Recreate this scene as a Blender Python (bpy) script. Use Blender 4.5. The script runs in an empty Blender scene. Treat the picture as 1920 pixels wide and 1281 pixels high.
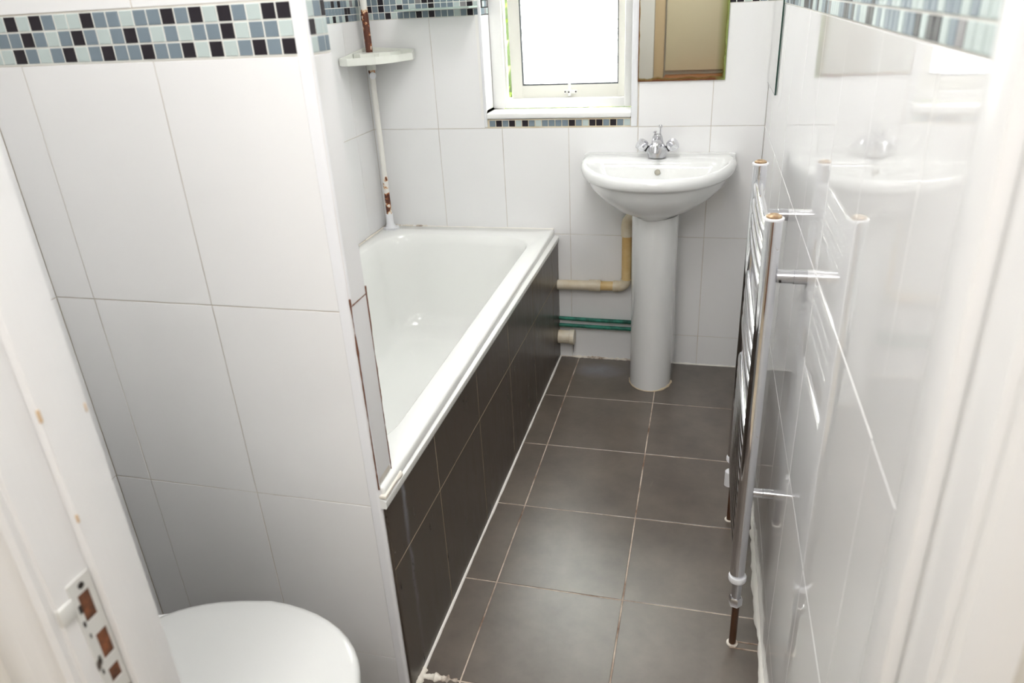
import bpy, bmesh, math, random
from mathutils import Vector, Matrix, Euler
random.seed(7)
R = math.radians
S = bpy.context.scene
COL = S.collection

# ---------------------------------------------------------------- camera
cam_data = bpy.data.cameras.new('camera')
cam = bpy.data.objects.new('camera', cam_data)
COL.objects.link(cam)
cam.location = (-0.1879, -2.7143, 1.3723)
cam.rotation_euler = Euler((R(64.837), R(2.868), R(14.053)), 'XYZ')
cam_data.sensor_width = 36
cam_data.lens = 1381.7 / 1920 * 36
cam_data.clip_start = 0.02
cam_data.dof.use_dof = True
cam_data.dof.focus_distance = 2.1
cam_data.dof.aperture_fstop = 5.0
S.camera = cam

# ---------------------------------------------------------------- world (bright overcast sky)
W = bpy.data.worlds.new('world')
S.world = W
W.use_nodes = True
nt = W.node_tree
bg = nt.nodes['Background']
sky = nt.nodes.new('ShaderNodeTexSky')
sky.sky_type = 'HOSEK_WILKIE'
sky.turbidity = 8
sky.ground_albedo = 0.4
sky.sun_direction = Vector((0.5, 0.6, 0.7)).normalized()
mixs = nt.nodes.new('ShaderNodeMix'); mixs.data_type = 'RGBA'
mixs.inputs[0].default_value = 0.75
mixs.inputs[7].default_value = (1, 1, 1, 1)
nt.links.new(sky.outputs[0], mixs.inputs[6])
nt.links.new(mixs.outputs[2], bg.inputs[0])
bg.inputs[1].default_value = 19

# ---------------------------------------------------------------- added fill lamps, out of view
def area(name, loc, size, power, rot=(0, 0, 0), col=(1, 1, 1)):
    l = bpy.data.lights.new(name, 'AREA')
    l.shape = 'DISK'; l.size = size; l.energy = power; l.color = col
    o = bpy.data.objects.new(name, l); COL.objects.link(o)
    o.location = loc; o.rotation_euler = rot
    return o
FILL_A = (-0.62, -1.95, 2.40)  # added to brighten the toilet alcove, stands in for ceiling bounce
FILL_C = (-0.50, -0.75, 2.40)  # second fill, added to spread the bathroom light more evenly
FILL_B = (-0.35, -3.10, 2.25)  # hallway fill added behind the camera, lights the room from the front
for P_, E_ in ((FILL_A, 3.9), (FILL_C, 3.6)):
    area('bathroom_fill_light', (P_[0], P_[1], P_[2] - 0.085), 0.5, E_, col=(1.0, 0.99, 0.985))
area('hallway_fill_light', (FILL_B[0], FILL_B[1], FILL_B[2] - 0.02), 0.7, 7.5, (R(38), 0, 0), (1.0, 0.985, 0.98))

vs = S.view_settings
vs.view_transform = 'Standard'; vs.look = 'None'; vs.gamma = 1; vs.use_curve_mapping = False
vs.exposure = 0.80

# ================================================================= helpers
def lin(r, g, b):
    f = lambda c: (c / 255 / 12.92) if c / 255 <= .04045 else ((c / 255 + .055) / 1.055) ** 2.4
    return (f(r), f(g), f(b), 1)

def mat(name, rgb, rough=.4, metal=0.0, **kw):
    m = bpy.data.materials.new(name); m.use_nodes = True
    b = m.node_tree.nodes['Principled BSDF']
    b.inputs['Base Color'].default_value = lin(*rgb)
    b.inputs['Roughness'].default_value = rough
    b.inputs['Metallic'].default_value = metal
    for k, v in kw.items():
        b.inputs[k.replace('_', ' ')].default_value = v
    return m

def N(m, typ, **kw):
    n = m.node_tree.nodes.new(typ)
    for k, v in kw.items(): setattr(n, k, v)
    return n
def LK(m, a, b): m.node_tree.links.new(a, b)
def BS(m): return m.node_tree.nodes['Principled BSDF']

def noise_mix(m, c1, c2, scale=8, detail=6, lo=.35, hi=.65, stretch=(1, 1, 1), coord='Object', rough=None):
    tc = N(m, 'ShaderNodeNewGeometry') if coord == 'Position' else N(m, 'ShaderNodeTexCoord'); mp = N(m, 'ShaderNodeMapping')
    mp.inputs['Scale'].default_value = stretch
    nz = N(m, 'ShaderNodeTexNoise'); nz.inputs['Scale'].default_value = scale; nz.inputs['Detail'].default_value = detail
    nz.inputs['Roughness'].default_value = .65
    rp = N(m, 'ShaderNodeValToRGB')
    rp.color_ramp.elements[0].position = lo; rp.color_ramp.elements[0].color = lin(*c1)
    rp.color_ramp.elements[1].position = hi; rp.color_ramp.elements[1].color = lin(*c2)
    LK(m, tc.outputs[coord], mp.inputs[0]); LK(m, mp.outputs[0], nz.inputs['Vector'])
    LK(m, nz.outputs[0], rp.inputs[0]); LK(m, rp.outputs[0], BS(m).inputs['Base Color'])
    if rough:
        mr = N(m, 'ShaderNodeMapRange'); mr.inputs[3].default_value = rough[0]; mr.inputs[4].default_value = rough[1]
        mr.inputs[1].default_value = .3; mr.inputs[2].default_value = .7
        LK(m, nz.outputs[0], mr.inputs[0]); LK(m, mr.outputs[0], BS(m).inputs['Roughness'])
    return nz, rp

def bump(m, src, strength=.2, dist=.002):
    b = N(m, 'ShaderNodeBump'); b.inputs['Strength'].default_value = strength; b.inputs['Distance'].default_value = dist
    LK(m, src, b.inputs['Height']); LK(m, b.outputs[0], BS(m).inputs['Normal'])

# ---- materials
WT = mat('white_glazed_tile', (238, 238, 238), .025)
nz = N(WT, 'ShaderNodeTexNoise'); nz.inputs['Scale'].default_value = 5; nz.inputs['Detail'].default_value = 1
tcw = N(WT, 'ShaderNodeNewGeometry'); LK(WT, tcw.outputs['Position'], nz.inputs['Vector'])
bump(WT, nz.outputs[0], .025, .002)
GROUT = mat('wall_grout', (206, 201, 192), .8)
noise_mix(GROUT, (204, 194, 180), (226, 223, 217), 6)
FT = mat('dark_floor_tile', (98, 91, 84), .31, Specular_IOR_Level=1.0)
nzf, _ = noise_mix(FT, (80, 71, 63), (108, 98, 88), 7, 8, .3, .72, coord='Position')
nb = N(FT, 'ShaderNodeTexNoise'); nb.inputs['Scale'].default_value = 3.5; nb.inputs['Detail'].default_value = 3; nb.inputs['Distortion'].default_value = 1.2
tcf = N(FT, 'ShaderNodeNewGeometry'); LK(FT, tcf.outputs['Position'], nb.inputs['Vector'])
bump(FT, nb.outputs[0], .10, .006)
PT = mat('dark_panel_tile', (80, 71, 63), .3)
noise_mix(PT, (64, 56, 49), (86, 77, 68), 9, 8, .3, .75, stretch=(1, 5, 1), rough=(.26, .4), coord='Position')
def stain(m, mask_builder, col):
    g_ = N(m, 'ShaderNodeNewGeometry'); sp = N(m, 'ShaderNodeSeparateXYZ'); LK(m, g_.outputs['Position'], sp.inputs[0])
    def mm(op, a, b=0, c=None):
        n = N(m, 'ShaderNodeMath', operation=op)
        for i, v in enumerate((a, b)):
            if isinstance(v, (int, float)): n.inputs[i].default_value = v
            else: LK(m, v, n.inputs[i])
        return n.outputs[0]
    nz = N(m, 'ShaderNodeTexNoise'); nz.inputs['Scale'].default_value = 16; nz.inputs['Detail'].default_value = 6
    LK(m, g_.outputs['Position'], nz.inputs['Vector'])
    f = mask_builder(mm, sp.outputs, nz.outputs[0])
    cur = BS(m).inputs['Base Color'].links[0].from_socket
    mx = N(m, 'ShaderNodeMix'); mx.data_type = 'RGBA'; mx.inputs[7].default_value = lin(*col)
    LK(m, f, mx.inputs[0]); LK(m, cur, mx.inputs[6]); LK(m, mx.outputs[2], BS(m).inputs['Base Color'])
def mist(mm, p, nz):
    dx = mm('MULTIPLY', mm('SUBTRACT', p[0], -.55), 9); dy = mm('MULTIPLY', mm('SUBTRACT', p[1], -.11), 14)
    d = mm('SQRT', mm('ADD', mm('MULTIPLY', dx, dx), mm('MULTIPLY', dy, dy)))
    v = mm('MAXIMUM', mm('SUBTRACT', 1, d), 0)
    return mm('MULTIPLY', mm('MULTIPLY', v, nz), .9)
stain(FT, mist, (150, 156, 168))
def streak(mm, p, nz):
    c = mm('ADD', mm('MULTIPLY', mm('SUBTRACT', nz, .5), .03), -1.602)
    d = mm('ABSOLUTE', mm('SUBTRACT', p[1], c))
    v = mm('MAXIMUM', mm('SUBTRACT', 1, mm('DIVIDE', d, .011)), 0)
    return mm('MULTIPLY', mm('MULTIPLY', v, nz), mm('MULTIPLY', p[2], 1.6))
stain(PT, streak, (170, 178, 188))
FG = mat('floor_grout', (170, 150, 130), .85)
noise_mix(FG, (120, 92, 74), (206, 192, 176), 9, 5, .35, .6)
SEAL = mat('white_sealant', (238, 235, 228), .45)
SEALD = mat('grimy_sealant', (215, 200, 182), .6)
noise_mix(SEALD, (120, 84, 58), (232, 226, 214), 14, 6, .33, .5)
CER = mat('white_ceramic', (231, 232, 231), .06, Coat_Weight=.3)
ACR = mat('white_enamel', (240, 241, 238), .12)
PVC = mat('white_plastic', (236, 237, 240), .3)
PVCW = mat('window_plastic', (238, 238, 236), .35)
PAINT = mat('white_gloss_paint', (234, 234, 234), .3)
nzp = N(PAINT, 'ShaderNodeTexNoise'); nzp.inputs['Scale'].default_value = 14; bump(PAINT, nzp.outputs[0], .12, .003)
CREAM = mat('cream_plastic', (222, 212, 190), .4)
noise_mix(CREAM, (206, 190, 158), (226, 219, 202), 9)
YEL = mat('yellowed_plastic', (214, 182, 120), .4)
noise_mix(YEL, (206, 168, 104), (224, 198, 144), 10)
VERD = mat('green_copper', (30, 105, 88), .55, .3)
noise_mix(VERD, (22, 74, 62), (56, 140, 120), 22, 6, .35, .62)
CHR = mat('chrome', (222, 222, 226), .06, 1.0)
CHRR = mat('chrome_satin', (200, 200, 204), .22, 1.0)
BRN = mat('brown_paint', (74, 44, 22), .35)
BLK = mat('black_rubber', (22, 20, 20), .5)
HOLE = mat('dark_recess', (46, 40, 36), .8)
BRASS = mat('tarnished_plug', (168, 128, 88), .4, .5)
noise_mix(BRASS, (132, 92, 62), (196, 176, 140), 120, 4)
MOS = {'d': mat('dark_glass_mosaic', (40, 36, 42), .42, Specular_IOR_Level=.2), 'b': mat('blue_grey_glass_mosaic', (122, 136, 146), .42, Specular_IOR_Level=.2),
       'l': mat('pale_green_glass_mosaic', (188, 201, 199), .42, Specular_IOR_Level=.2), 'g': mat('grey_glass_mosaic', (138, 136, 138), .42, Specular_IOR_Level=.2)}
MGR = mat('mosaic_grout', (232, 232, 226), .75)
PLAS = mat('white_plaster', (236, 235, 232), .8)
HALLW = mat('hallway_paint', (224, 219, 208), .8)
BEIGE = mat('beige_gloss_paint', (206, 184, 152), .4)
CRD = mat('cream_door_paint', (222, 212, 186), .4)
WOOD = mat('brown_wood', (150, 96, 56), .45)
noise_mix(WOOD, (120, 74, 42), (170, 114, 70), 3, 5, .35, .65, stretch=(1, 12, 12))
CARP = mat('hallway_carpet', (196, 182, 156), .95)
noise_mix(CARP, (184, 170, 144), (208, 196, 172), 60)

# rusty white pole
RUST = mat('rusty_white_pole', (232, 230, 224), .4)
def rust_nodes(m, bands):
    tc = N(m, 'ShaderNodeTexCoord'); sep = N(m, 'ShaderNodeSeparateXYZ'); LK(m, tc.outputs['Object'], sep.inputs[0])
    nz = N(m, 'ShaderNodeTexNoise'); nz.inputs['Scale'].default_value = 55; nz.inputs['Detail'].default_value = 5
    LK(m, tc.outputs['Object'], nz.inputs['Vector'])
    tot = None
    for (z0, z1, amt) in bands:
        mr = N(m, 'ShaderNodeMapRange'); mr.interpolation_type = 'SMOOTHSTEP'
        mid = (z0 + z1) / 2; half = (z1 - z0) / 2
        d = N(m, 'ShaderNodeMath', operation='SUBTRACT'); d.inputs[1].default_value = mid; LK(m, sep.outputs[2], d.inputs[0])
        a = N(m, 'ShaderNodeMath', operation='ABSOLUTE'); LK(m, d.outputs[0], a.inputs[0])
        mr.inputs[1].default_value = half * .75; mr.inputs[2].default_value = half * 1.25
        mr.inputs[3].default_value = amt; mr.inputs[4].default_value = 0
        LK(m, a.outputs[0], mr.inputs[0])
        if tot is None: tot = mr.outputs[0]
        else:
            x = N(m, 'ShaderNodeMath', operation='MAXIMUM'); LK(m, tot, x.inputs[0]); LK(m, mr.outputs[0], x.inputs[1]); tot = x.outputs[0]
    s = N(m, 'ShaderNodeMath', operation='ADD'); LK(m, nz.outputs[0], s.inputs[0]); LK(m, tot, s.inputs[1])
    rp = N(m, 'ShaderNodeValToRGB'); e = rp.color_ramp.elements
    e[0].position = .86; e[0].color = lin(234, 232, 226); e[1].position = 1.0; e[1].color = lin(92, 48, 32)
    k = e.new(.92); k.color = lin(222, 190, 150)
    k = e.new(.955); k.color = lin(176, 104, 60)
    LK(m, s.outputs[0], rp.inputs[0]); LK(m, rp.outputs[0], BS(m).inputs['Base Color'])
    bump(m, s.outputs[0], .4, .002)
rust_nodes(RUST, [(1.185, 1.355, .56), (1.115, 1.165, .42), (.585, .70, .50), (.70, .76, .36)])

# ================================================================= mesh helpers
def link(o, parent=None):
    COL.objects.link(o)
    if parent is not None:
        o.parent = parent
        o.matrix_parent_inverse = parent.matrix_basis.inverted()
    return o
def mesh_obj(name, me, m=None, parent=None, smooth=False):
    if m is not None:
        for x in (m if isinstance(m, (list, tuple)) else [m]): me.materials.append(x)
    if smooth:
        me.polygons.foreach_set('use_smooth', [True] * len(me.polygons))
    return link(bpy.data.objects.new(name, me), parent)
def tag(o, label=None, cat=None, group=None, kind=None):
    if label: o['label'] = label
    if cat: o['category'] = cat
    if group: o['group'] = group
    if kind: o['kind'] = kind
    return o
def thing(name, label, cat, loc, group=None):
    o = bpy.data.objects.new(name, None); o.location = loc; o.empty_display_size = .05
    COL.objects.link(o); o.matrix_basis = Matrix.Translation(loc)
    return tag(o, label, cat, group)
def from_bm(name, bm, m, parent=None, smooth=False, auto=False):
    me = bpy.data.meshes.new(name); bmesh.ops.recalc_face_normals(bm, faces=bm.faces[:]); bm.to_mesh(me); bm.free()
    o = mesh_obj(name, me, m, parent, smooth)
    if auto: sharp(me)
    return o
def sharp(me, ang=40):
    me.polygons.foreach_set('use_smooth', [True] * len(me.polygons))
    try: me.set_sharp_from_angle(angle=R(ang))
    except Exception: pass
def bx(bm, a, b, bev=0, seg=2):
    x0, y0, z0 = [min(a[i], b[i]) for i in range(3)]; x1, y1, z1 = [max(a[i], b[i]) for i in range(3)]
    v = [bm.verts.new(p) for p in [(x0, y0, z0), (x1, y0, z0), (x1, y1, z0), (x0, y1, z0), (x0, y0, z1), (x1, y0, z1), (x1, y1, z1), (x0, y1, z1)]]
    fs = [bm.faces.new([v[i] for i in f]) for f in [(3, 2, 1, 0), (4, 5, 6, 7), (0, 1, 5, 4), (1, 2, 6, 5), (2, 3, 7, 6), (3, 0, 4, 7)]]
    if bev:
        es = set(e for f in fs for e in f.edges)
        bmesh.ops.bevel(bm, geom=list(es), offset=bev, segments=seg, profile=.5, affect='EDGES')
def box(name, a, b, m, parent=None, bev=0, seg=2):
    bm = bmesh.new(); bx(bm, a, b, bev, seg)
    return from_bm(name, bm, m, parent, auto=bool(bev))
def tubebm(bm, pts, r, seg=20, caps=True, rs=None, flat=1.0):
    pts = [Vector(p) for p in pts]; rings = []
    n = len(pts); up = None
    for i, p in enumerate(pts):
        t = (pts[min(i + 1, n - 1)] - pts[max(i - 1, 0)]).normalized()
        if up is None:
            up = Vector((0, 0, 1)) if abs(t.z) < .9 else Vector((1, 0, 0))
            up = (up - t * up.dot(t)).normalized()
        else: up = (up - t * up.dot(t)).normalized()
        s = t.cross(up); rr = rs[i] if rs else r
        rings.append([bm.verts.new(p + (up * math.cos(2 * math.pi * k / seg) * flat + s * math.sin(2 * math.pi * k / seg)) * rr) for k in range(seg)])
    for a, b in zip(rings, rings[1:]):
        for k in range(seg): bm.faces.new([a[k], a[(k + 1) % seg], b[(k + 1) % seg], b[k]])
    if caps: bm.faces.new(rings[0][::-1]); bm.faces.new(rings[-1])
def tube(name, pts, r, m, parent=None, seg=20, rs=None, flat=1.0):
    bm = bmesh.new(); tubebm(bm, pts, r, seg, True, rs, flat)
    return from_bm(name, bm, m, parent, auto=True)
def lathebm(bm, prof, c, axis=(0, 0, 1), seg=28):
    ax = Vector(axis).normalized(); c = Vector(c)
    u = ax.orthogonal().normalized(); w = ax.cross(u)
    rings = []
    for (r, h) in prof:
        rings.append([bm.verts.new(c + ax * h + (u * math.cos(2 * math.pi * k / seg) + w * math.sin(2 * math.pi * k / seg)) * max(r, 1e-5)) for k in range(seg)])
    for a, b in zip(rings, rings[1:]):
        for k in range(seg): bm.faces.new([a[k], a[(k + 1) % seg], b[(k + 1) % seg], b[k]])
    bm.faces.new(rings[0][::-1]); bm.faces.new(rings[-1])
def lathe(name, prof, c, m, parent=None, axis=(0, 0, 1), seg=28):
    bm = bmesh.new(); lathebm(bm, prof, c, axis, seg)
    return from_bm(name, bm, m, parent, auto=True)
def prism(name, pts, axis, a, b, m, parent=None, smooth=False):
    """2-D outline pts extruded along axis ('x','y','z') from a to b"""
    bm = bmesh.new()
    def P(p, h): return {'x': (h, p[0], p[1]), 'y': (p[0], h, p[1]), 'z': (p[0], p[1], h)}[axis]
    A = [bm.verts.new(P(p, a)) for p in pts]; B = [bm.verts.new(P(p, b)) for p in pts]
    n = len(pts)
    for i in range(n): bm.faces.new([A[i], A[(i + 1) % n], B[(i + 1) % n], B[i]])
    bm.faces.new(A[::-1]); bm.faces.new(B)
    return from_bm(name, bm, m, parent, auto=smooth)
def loft(bm, rings, close0=True, close1=True):
    vr = [[bm.verts.new(p) for p in r] for r in rings]
    n = len(vr[0])
    for a, b in zip(vr, vr[1:]):
        for k in range(n): bm.faces.new([a[k], a[(k + 1) % n], b[(k + 1) % n], b[k]])
    if close0: bm.faces.new(vr[0][::-1])
    if close1: bm.faces.new(vr[-1])

# ---- tiles
_tm = {}
def tile_mesh(w, h, t, bev, m):
    key = (round(w, 4), round(h, 4), t, bev, m.name)
    if key in _tm: return _tm[key]
    a, b = w / 2, h / 2
    v = [(-a, -b, 0), (a, -b, 0), (a, b, 0), (-a, b, 0), (-a, -b, t - bev), (a, -b, t - bev), (a, b, t - bev), (-a, b, t - bev),
         (-a + bev, -b + bev, t), (a - bev, -b + bev, t), (a - bev, b - bev, t), (-a + bev, b - bev, t)]
    f = [(0, 1, 5, 4), (1, 2, 6, 5), (2, 3, 7, 6), (3, 0, 4, 7), (4, 5, 9, 8), (5, 6, 10, 9), (6, 7, 11, 10), (7, 4, 8, 11), (8, 9, 10, 11)]
    me = bpy.data.meshes.new('tile'); me.from_pydata(v, [], f); me.update(); me.materials.append(m)
    _tm[key] = me; return me
def put_tile(name, parent, org, U, V, u0, v0, u1, v1, m, gap=.002, t=.0015, bev=.0006, wob=.0012):
    """a tile on the plane org + u*U + v*V with normal UxV"""
    U = Vector(U); V = Vector(V); Nn = U.cross(V)
    w, h = u1 - u0 - gap, v1 - v0 - gap
    if w < .004 or h < .004: return None
    me = tile_mesh(w, h, t, bev, m)
    c = Vector(org) + U * (u0 + u1) / 2 + V * (v0 + v1) / 2
    rot = Matrix((U, V, Nn)).transposed().to_4x4()
    wb = Euler((random.gauss(0, wob), random.gauss(0, wob), 0)).to_matrix().to_4x4()
    o = bpy.data.objects.new(name, me)
    o.matrix_basis = Matrix.Translation(c) @ rot @ wb
    COL.objects.link(o); o.parent = parent
    o.matrix_parent_inverse = parent.matrix_basis.inverted()
    return o
def tile_area(parent, org, U, V, us, vs_, m, name='tile', **k):
    for a, b in zip(us, us[1:]):
        for c, d in zip(vs_, vs_[1:]): put_tile(name, parent, org, U, V, a, c, b, d, m, **k)
def grid(a, b, j0, p):
    """joint positions within [a,b] for joints j0+k*p"""
    k = math.ceil((a - j0) / p - 1e-6); out = [a]
    while j0 + k * p < b - 1e-6:
        if j0 + k * p > a + .004: out.append(j0 + k * p)
        k += 1
    return out + [b]
def mosaic(parent, org, U, V, u0, n, v0, rows, pat=None, pu=.0239, pv=.0236, last=None):
    for r in range(rows):
        for i in range(n):
            ch = None
            if pat and r < len(pat) and i < len(pat[r]): ch = pat[r][i]
            if ch is None or ch == '?': ch = random.choices('dblg', [.24, .36, .32, .08])[0]
            if ch == ' ': continue
            a = u0 + i * pu; b = a + pu
            if last is not None and b > last: b = last
            put_tile('mosaic_tile', parent, org, U, V, a, v0 + r * pv, b, v0 + (r + 1) * pv, MOS[ch], gap=.0028, t=.0018, bev=.0006, wob=.006)

# ================================================================= dimensions
XR, YB, XL, XLT = 0.0, 0.0, -1.443, -1.347      # right wall, back wall, wall beside bath, wall behind toilet
YF, PT_X, YPB = -1.685, -0.747, -1.622           # partition: front face, side face, back face
YD = -2.25                                        # inner face of the door wall
ZC = 2.40
RA, RB, RC = .9283, .5264, .1245                  # horizontal joints
ZM0, ZM1 = 1.3155, 1.3863
WX0, WX1, WZ0, WZ1 = -.985, -.452, .960, 1.96     # window opening
G = .0012                                         # grout depth

# ================================================================= floor
floor = box('floor', (XL - .1, -2.32, -.1), (.1, .1, -G), FG); tag(floor, kind='structure')
fx = [-.740, -.6485, -.3237, 0]; fy = [0, -.335, -.669, -1.0, -1.321, -1.632, -1.956, -2.25]
for j in range(len(fy) - 1):
    for i in range(3):
        put_tile('tile', floor, (0, 0, -G), (1, 0, 0), (0, 1, 0), fx[i], fy[j + 1], fx[i + 1], fy[j], FT, gap=.0035, bev=.0008, t=.0014, wob=.002)
for j in range(5, 7):
    for xa, xb in [(-1.347, -1.053), (-1.053, -.729)]:
        ya, yb = (max(fy[j + 1], -2.25), min(fy[j], YF))
        put_tile('tile', floor, (0, 0, -G), (1, 0, 0), (0, 1, 0), xa, ya, xb, yb, FT, gap=.0035, bev=.0008, t=.0014, wob=.002)
# slot cut for the radiator pipe
box('grout_line', (-.07, -1.4015, -G), (0, -1.3985, .0012), FG, floor)
box('grout_line', (-.07, -1.4215, -G), (0, -1.4185, .0012), FG, floor)

def bead(name, p0, p1, r, m, parent, jit=.25, n=60, side=None):
    bm = bmesh.new(); p0 = Vector(p0); p1 = Vector(p1)
    pts = [p0.lerp(p1, i / n) for i in range(n + 1)]
    s = 0; rs = []
    for i in range(n + 1):
        s = .7 * s + .3 * random.gauss(0, 1); rs.append(max(r * .35, r * (1 + jit * s * 1.6)))
    tubebm(bm, pts, r, 10, True, rs)
    return from_bm(name, bm, m, parent, auto=True)
bead('sealant', (-.728, 0, 0), (-.7402, -1.62, 0), .0055, SEAL, floor, .2)
bead('sealant', (-.738, -1.62, 0), (-.742, -1.70, 0), .011, SEALD, floor, .4, 14)
bead('sealant', (-.735, -1.636, -.002), (-.655, -1.632, -.002), .006, SEALD, floor, .8, 22)
bead('sealant', (-.001, -.02, 0), (-.001, -1.0, 0), .005, SEAL, floor, .3)
bead('sealant', (-.002, -1.0, 0), (-.002, -2.24, 0), .0085, SEAL, floor, .45, 70)
bead('sealant', (-.73, -.001, 0), (-.42, -.001, 0), .0055, SEALD, floor, .5)
bead('sealant', (-.27, -.001, 0), (0, -.001, 0), .0045, SEAL, floor, .3)

# ================================================================= back wall with the window opening
def slabs(bm, boxes):
    for a, b in boxes: bx(bm, a, b)
bm = bmesh.new()
YG = G
slabs(bm, [((XL - .1, YG, -.1), (WX0, .26, ZC)), ((WX1, YG, -.1), (.1, .26, ZC)), ((WX0, YG, -.1), (WX1, .26, WZ0)), ((WX0, YG, WZ1), (WX1, .26, ZC))])
wb = from_bm('wall_back', bm, GROUT); tag(wb, kind='structure')
Uo, Uu, Uv = (0, YG, 0), (1, 0, 0), (0, 0, 1)    # normal of (x,z) is -y
J0 = -1.178
zr_low = [0, RC, RB, RA]
tile_area(wb, Uo, Uu, Uv, grid(XL, 0, J0, .25), zr_low, WT)
tile_area(wb, Uo, Uu, Uv, grid(XL, WX0 - .008, J0, .25), [RA, ZM0], WT)
tile_area(wb, Uo, Uu, Uv, grid(WX1 + .020, 0, J0, .25), [RA, ZM0], WT)
tile_area(wb, Uo, Uu, Uv, grid(XL, WX0 - .008, J0, .25), [ZM1, 1.7882, 2.19, ZC], WT)
tile_area(wb, Uo, Uu, Uv, grid(WX1 + .020, 0, J0, .25), [ZM1, 1.7882, 2.19, ZC], WT)
tile_area(wb, Uo, Uu, Uv, grid(WX0 - .008, WX1 + .02, J0, .25), [WZ1 + .01, 2.19, ZC], WT)
box('mosaic_grout', (XL, YG - .0006, ZM0), (WX0 - .008, .01, ZM1), MGR, wb)
box('mosaic_grout', (WX1 + .02, YG - .0006, ZM0), (0, .01, ZM1), MGR, wb)
box('mosaic_grout', (WX0, YG - .0006, RA), (WX1, .01, WZ0), CREAM, wb)
mosaic(wb, Uo, Uu, Uv, XL + .003, 19, ZM0, 3, ['?lbbdlbbbdbdbbblbdb'[:19], '?dbdbbdb?', '?bbdbblb'])
mosaic(wb, Uo, Uu, Uv, WX1 + .019, 19, ZM0, 3, ['d????????????dldbdbb'[:19]], last=-.001)
mosaic(wb, Uo, Uu, Uv, -.9765, 21, .9325, 1, ['bdbdldblbbbbdblddbdbl'], pu=.02485, pv=.0245)

# window reveal linings
rv = box('wall_reveal_left', (WX0 - .02, -.0005, WZ0), (WX0, .26, WZ1), PLAS); tag(rv, kind='structure')
tile_area(rv, (WX0, 0, 0), (0, 1, 0), (0, 0, 1), [.003, .10], [.99, ZM0], WT, t=.0012)
mosaic(rv, (WX0, 0, 0), (0, 1, 0), (0, 0, 1), .003, 4, ZM0, 3)
rv2 = box('wall_reveal_right', (WX1, -.0005, WZ0), (WX1 + .02, .26, WZ1), PLAS); tag(rv2, kind='structure')
rv3 = box('wall_reveal_top', (WX0, 0, WZ1), (WX1, .26, WZ1 + .02), PLAS); tag(rv3, kind='structure')
t2 = box('trim_2', (WX0 - .009, -.0025, RA + .005), (WX0 + .002, .004, WZ1), PVC, None, .0015); tag(t2, kind='structure')
t3 = box('trim_3', (WX1 - .002, -.0025, RA + .002), (WX1 + .0195, .004, WZ1), PVC, None, .0015); tag(t3, kind='structure')

# ================================================================= right wall
wr = box('wall_right', (G, YD - .12, -.1), (.1, .1, ZC), GROUT); tag(wr, kind='structure')
# plane x=0, u = -y direction reversed so that UxV = -x : U=(0,-1,0) V=(0,0,1) -> (-1,0,0)
Ro, Ru, Rv = (G, 0, 0), (0, -1, 0), (0, 0, 1)
ys = [0, .2345, .4845, .7345, .9845, 1.2345, 1.4845, 1.7345, 1.9845, 2.25]
tile_area(wr, Ro, Ru, Rv, ys, [0, RC, RB, RA, ZM0], WT)
tile_area(wr, Ro, Ru, Rv, ys, [ZM1, 1.7882, 2.19, ZC], WT)
box('mosaic_grout', (G - .0006, YD, ZM0), (.01, 0, ZM1), MGR, wr)
mosaic(wr, Ro, Ru, Rv, 0.002, 94, ZM0, 3, last=2.249)

# ================================================================= wall beside the bath and wall behind the toilet
wl = box('wall_left', (XL - .1, YPB - .06, -.1), (XL - G, .1, ZC), GROUT); tag(wl, kind='structure')
Lo, Lu, Lv = (XL - G, 0, 0), (0, 1, 0), (0, 0, 1)
gy = grid(-1.62, 0, -.155, .25)
tile_area(wl, Lo, Lu, Lv, gy, [.548, RA, ZM0], WT)
tile_area(wl, Lo, Lu, Lv, gy, [ZM1, 1.7882, 2.19, ZC], WT)
box('mosaic_grout', (XL - .01, -1.62, ZM0), (XL - G + .0006, 0, ZM1), MGR, wl)
mosaic(wl, Lo, Lu, Lv, -.575, 24, ZM0, 3, ['??????????ld?bldlbldbb??', '?????????dbddbbbbbbdd???', '????????bdlbdbbdbdbb????'], last=-.001)
wt = box('wall_toilet', (XLT - .1, YD - .12, -.1), (XLT - G, YF + .06, ZC), GROUT); tag(wt, kind='structure')
To, Tu = (XLT - G, 0, 0), (0, 1, 0)
gy = grid(YD, YF, -1.76, .25)
tile_area(wt, To, Tu, Lv, gy, [0, .101, .503, .9052, ZM0 - .006], WT)
tile_area(wt, To, Tu, Lv, gy, [ZM1 - .004, 1.78, 2.19, ZC], WT)

# ================================================================= partition at the foot of the bath
bm = bmesh.new()
slabs(bm, [((XL - .02, YF + G, .550), (PT_X - G, YPB - G, ZC)), ((XL - .02, YF + G, -.1), (PT_X - .004, YF + .0055, .552))])
wp = from_bm('wall_partition', bm, GROUT); tag(wp, kind='structure')
Po = (0, YF + G, 0)
px = grid(XLT, -.7675, -1.2625, .2485); pz = [0, .101, .503, .9062, 1.309]
tile_area(wp, Po, Uu, Uv, px, pz, WT)
tile_area(wp, Po, Uu, Uv, grid(XLT, -.7675, -1.279, .25), [1.383, 1.78, 2.19, ZC], WT)
box('mosaic_grout', (XLT, YF + G - .0006, 1.309), (-.7675, YF + .01, 1.3825), MGR, wp)
rows = ['lddldb l l d b b l b b d b d l d b l d d', '', '']
top = 'lldldblldbblbbdbdldbldd'
R3 = 'ddlbdldbbl'  # placeholder, replaced below
pt_top = 'ddlbdldbdbblbbdllbdldl'      # right to left
pt_mid = 'lbbldbblblbdblbdblbdbb'
pt_bot = 'dbdbldldbbdbbdbldblbdlb'
def revpat(s, n): return s[:n][::-1]
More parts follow.
